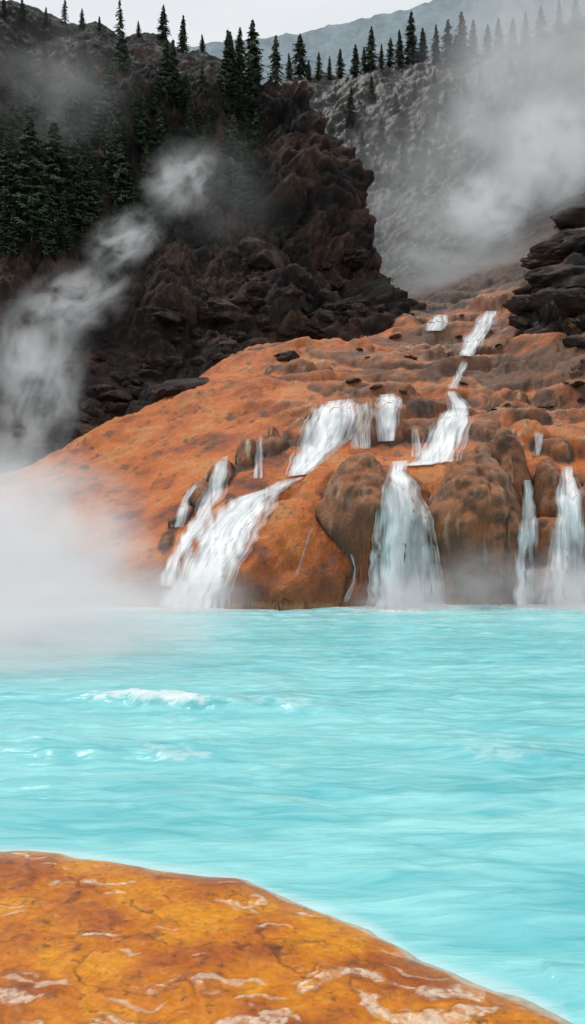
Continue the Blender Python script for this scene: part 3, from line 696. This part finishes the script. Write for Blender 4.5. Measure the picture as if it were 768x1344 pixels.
# ---------------------------------------------------------------- steam
def steam_mat(name, dens, nscale, lo, hi, colr=(.95, .97, .98), emis=0.3, stretch=(1, 1, 1), seed=0, fall=1.3):
    m, nt, N, L = new_mat(name)
    out = N.new('ShaderNodeOutputMaterial'); pv = N.new('ShaderNodeVolumePrincipled')
    pv.inputs['Color'].default_value = (*colr, 1); pv.inputs['Anisotropy'].default_value = 0.0
    tc = N.new('ShaderNodeTexCoord'); ln = N.new('ShaderNodeVectorMath'); ln.operation = 'LENGTH'; L.new(tc.outputs['Object'], ln.inputs[0])
    mp = N.new('ShaderNodeMapping'); mp.inputs['Scale'].default_value = stretch; mp.inputs['Location'].default_value = (seed*3.1, seed*1.7, seed*.9); L.new(tc.outputs['Object'], mp.inputs['Vector'])
    n1 = N.new('ShaderNodeTexNoise'); n1.inputs['Scale'].default_value = nscale; n1.inputs['Detail'].default_value = 4; n1.inputs['Roughness'].default_value = .6; n1.inputs['Distortion'].default_value = .5
    L.new(mp.outputs[0], n1.inputs['Vector'])
    mr = N.new('ShaderNodeMapRange'); mr.interpolation_type = 'SMOOTHSTEP'; mr.inputs['From Min'].default_value = lo; mr.inputs['From Max'].default_value = hi; L.new(n1.outputs['Fac'], mr.inputs['Value'])
    rf = N.new('ShaderNodeMapRange'); rf.interpolation_type = 'SMOOTHSTEP'; rf.inputs['From Min'].default_value = 1.0; rf.inputs['From Max'].default_value = 0.15; L.new(ln.outputs['Value'], rf.inputs['Value'])
    pw = N.new('ShaderNodeMath'); pw.operation = 'POWER'; pw.inputs[1].default_value = fall; L.new(rf.outputs[0], pw.inputs[0])
    m1 = N.new('ShaderNodeMath'); m1.operation = 'MULTIPLY'; L.new(pw.outputs[0], m1.inputs[0]); L.new(mr.outputs[0], m1.inputs[1])
    m2 = N.new('ShaderNodeMath'); m2.operation = 'MULTIPLY'; m2.inputs[1].default_value = dens; L.new(m1.outputs[0], m2.inputs[0]); L.new(m2.outputs[0], pv.inputs['Density'])
    # emission added to brighten the steam, standing in for repeated scattering
    m3 = N.new('ShaderNodeMath'); m3.operation = 'MULTIPLY'; m3.inputs[1].default_value = emis; L.new(m2.outputs[0], m3.inputs[0]); L.new(m3.outputs[0], pv.inputs['Emission Strength'])
    pv.inputs['Emission Color'].default_value = (.93, .97, 1, 1)
    L.new(pv.outputs[0], out.inputs['Volume'])
    return m
def steam(label, px, py, d, rx, ry, rz, dens, nscale=2, lo=.35, hi=.65, rot=0, seed=0, fall=1.3, stretch=(1, 1, 1), emis=.3):
    bm = bmesh.new(); bmesh.ops.create_icosphere(bm, subdivisions=3, radius=1.02); me = bpy.data.meshes.new("steam"); bm.to_mesh(me); bm.free()
    me.materials.append(steam_mat("steam_volume", dens, nscale, lo, hi, seed=seed, fall=fall, stretch=stretch, emis=emis))
    o = add("steam", me, label, "steam", "stuff"); o.location = W(px, py, d); o.scale = (rx*d/F, ry, rz*d/F); o.rotation_euler = (0, rot, 0)
steam("dense white steam rising off the lake", -5, 735, 24, 250, 7, 185, .70, 2.2, .32, .64, seed=1, fall=1.0, emis=.30)
steam("low steam drifting over the lake", 60, 825, 19.5, 340, 5.5, 105, .44, 2.4, .32, .62, seed=2, emis=.32)
steam("column of white steam rising by the cliff foot", 45, 500, 44, 85, 4, 150, .55, 2.6, .41, .66, rot=.15, seed=3, emis=.2)
steam("steam wisp drifting up the dark slope", 100, 395, 52, 100, 3.5, 55, .55, 2.8, .41, .66, rot=-.4, seed=4, emis=.2)
steam("steam wisp drifting up the dark slope", 165, 315, 58, 75, 3.5, 42, .5, 2.8, .41, .66, rot=-.5, seed=5, emis=.2)
steam("steam puff in front of the cliff", 240, 235, 64, 72, 4, 55, .48, 2.6, .41, .68, rot=-.6, seed=6, emis=.2)
steam("faint mist among the slope conifers", 70, 110, 74, 150, 6, 120, .06, 2, .35, .7, seed=7, emis=.15)
steam("faint mist drifting beside the buttress", 290, 250, 70, 120, 5, 110, .04, 2, .35, .7, seed=17, emis=.1)
steam("mist hanging in the valley", 620, 240, 125, 220, 24, 170, .065, 2.6, .34, .66, seed=8, emis=.12)
steam("mist drifting over the ridge", 740, 110, 125, 220, 24, 230, .13, 2.2, .32, .64, seed=9, emis=.14)
steam("mist pooled low in the gully", 580, 345, 100, 170, 10, 62, .10, 2.4, .32, .65, seed=10, emis=.14)
steam("steam puff rising from the valley", 640, 275, 92, 85, 6, 65, .38, 2.6, .38, .64, seed=14, emis=.25)
steam("steam puff rising from the valley", 720, 200, 92, 95, 6, 100, .36, 2.6, .38, .64, seed=24, emis=.25)
steam("spray mist at the waterfall foot", 533, 790, 30, 90, 1.6, 48, .9, 2.0, .26, .65, seed=11)
steam("spray mist at the waterfall foot", 745, 775, 30.2, 110, 1.6, 75, .8, 2.0, .26, .65, seed=12)
steam("spray mist at the waterfall foot", 630, 770, 30.4, 110, 1.3, 75, .5, 2.0, .28, .65, seed=13)
steam("spray mist at the waterfall foot", 245, 780, 29.5, 120, 1.6, 60, .8, 2.0, .26, .65, seed=15)

# ---------------------------------------------------------------- light, sky
world = bpy.data.worlds.new("World"); scene.world = world; world.use_nodes = True
nt = world.node_tree; N = nt.nodes; L = nt.links; N.clear()
wo = N.new('ShaderNodeOutputWorld'); bg = N.new('ShaderNodeBackground'); sky = N.new('ShaderNodeTexSky'); sky.sky_type = 'NISHITA'; sky.sun_disc = False
SE = math.radians(62); SR = math.radians(305)
sky.sun_elevation = SE; sky.sun_rotation = SR; sky.dust_density = 4; sky.air_density = 1
tc = N.new('ShaderNodeTexCoord'); cn = N.new('ShaderNodeTexNoise'); cn.inputs['Scale'].default_value = 2.2; cn.inputs['Detail'].default_value = 6
mpw = N.new('ShaderNodeMapping'); mpw.inputs['Scale'].default_value = (1, 1, 3); L.new(tc.outputs['Generated'], mpw.inputs[0]); L.new(mpw.outputs[0], cn.inputs['Vector'])
rp = N.new('ShaderNodeValToRGB'); rp.color_ramp.elements[0].position = .3; rp.color_ramp.elements[0].color = (7.6, 8.0, 8.3, 1); rp.color_ramp.elements[1].position = .7; rp.color_ramp.elements[1].color = (9.8, 10.0, 10.1, 1)
L.new(cn.outputs['Fac'], rp.inputs[0])
mxw = N.new('ShaderNodeMix'); mxw.data_type = 'RGBA'; mxw.inputs[0].default_value = .9; L.new(sky.outputs[0], mxw.inputs[6]); L.new(rp.outputs[0], mxw.inputs[7]); L.new(mxw.outputs[2], bg.inputs[0])
bg.inputs[1].default_value = .1; L.new(bg.outputs[0], wo.inputs[0])
sd = bpy.data.lights.new("sun", 'SUN'); sd.energy = 1.4; sd.angle = math.radians(12); sd.color = (1, .95, .88)
so = bpy.data.objects.new("sun", sd); col.objects.link(so)
dirv = Vector((math.sin(SR)*math.cos(SE), math.cos(SR)*math.cos(SE), math.sin(SE)))
so.rotation_euler = dirv.to_track_quat('Z', 'Y').to_euler()

cam = bpy.data.cameras.new("camera"); co = bpy.data.objects.new("camera", cam); col.objects.link(co)
cam.sensor_fit = 'VERTICAL'; cam.sensor_height = 36; cam.lens = 36*1100/1344
co.location = CAM; co.rotation_euler = (math.radians(90), 0, 0); cam.clip_end = 5000; cam.clip_start = .1
scene.camera = co
scene.view_settings.view_transform = 'Standard'; scene.view_settings.look = 'None'; scene.view_settings.exposure = 0
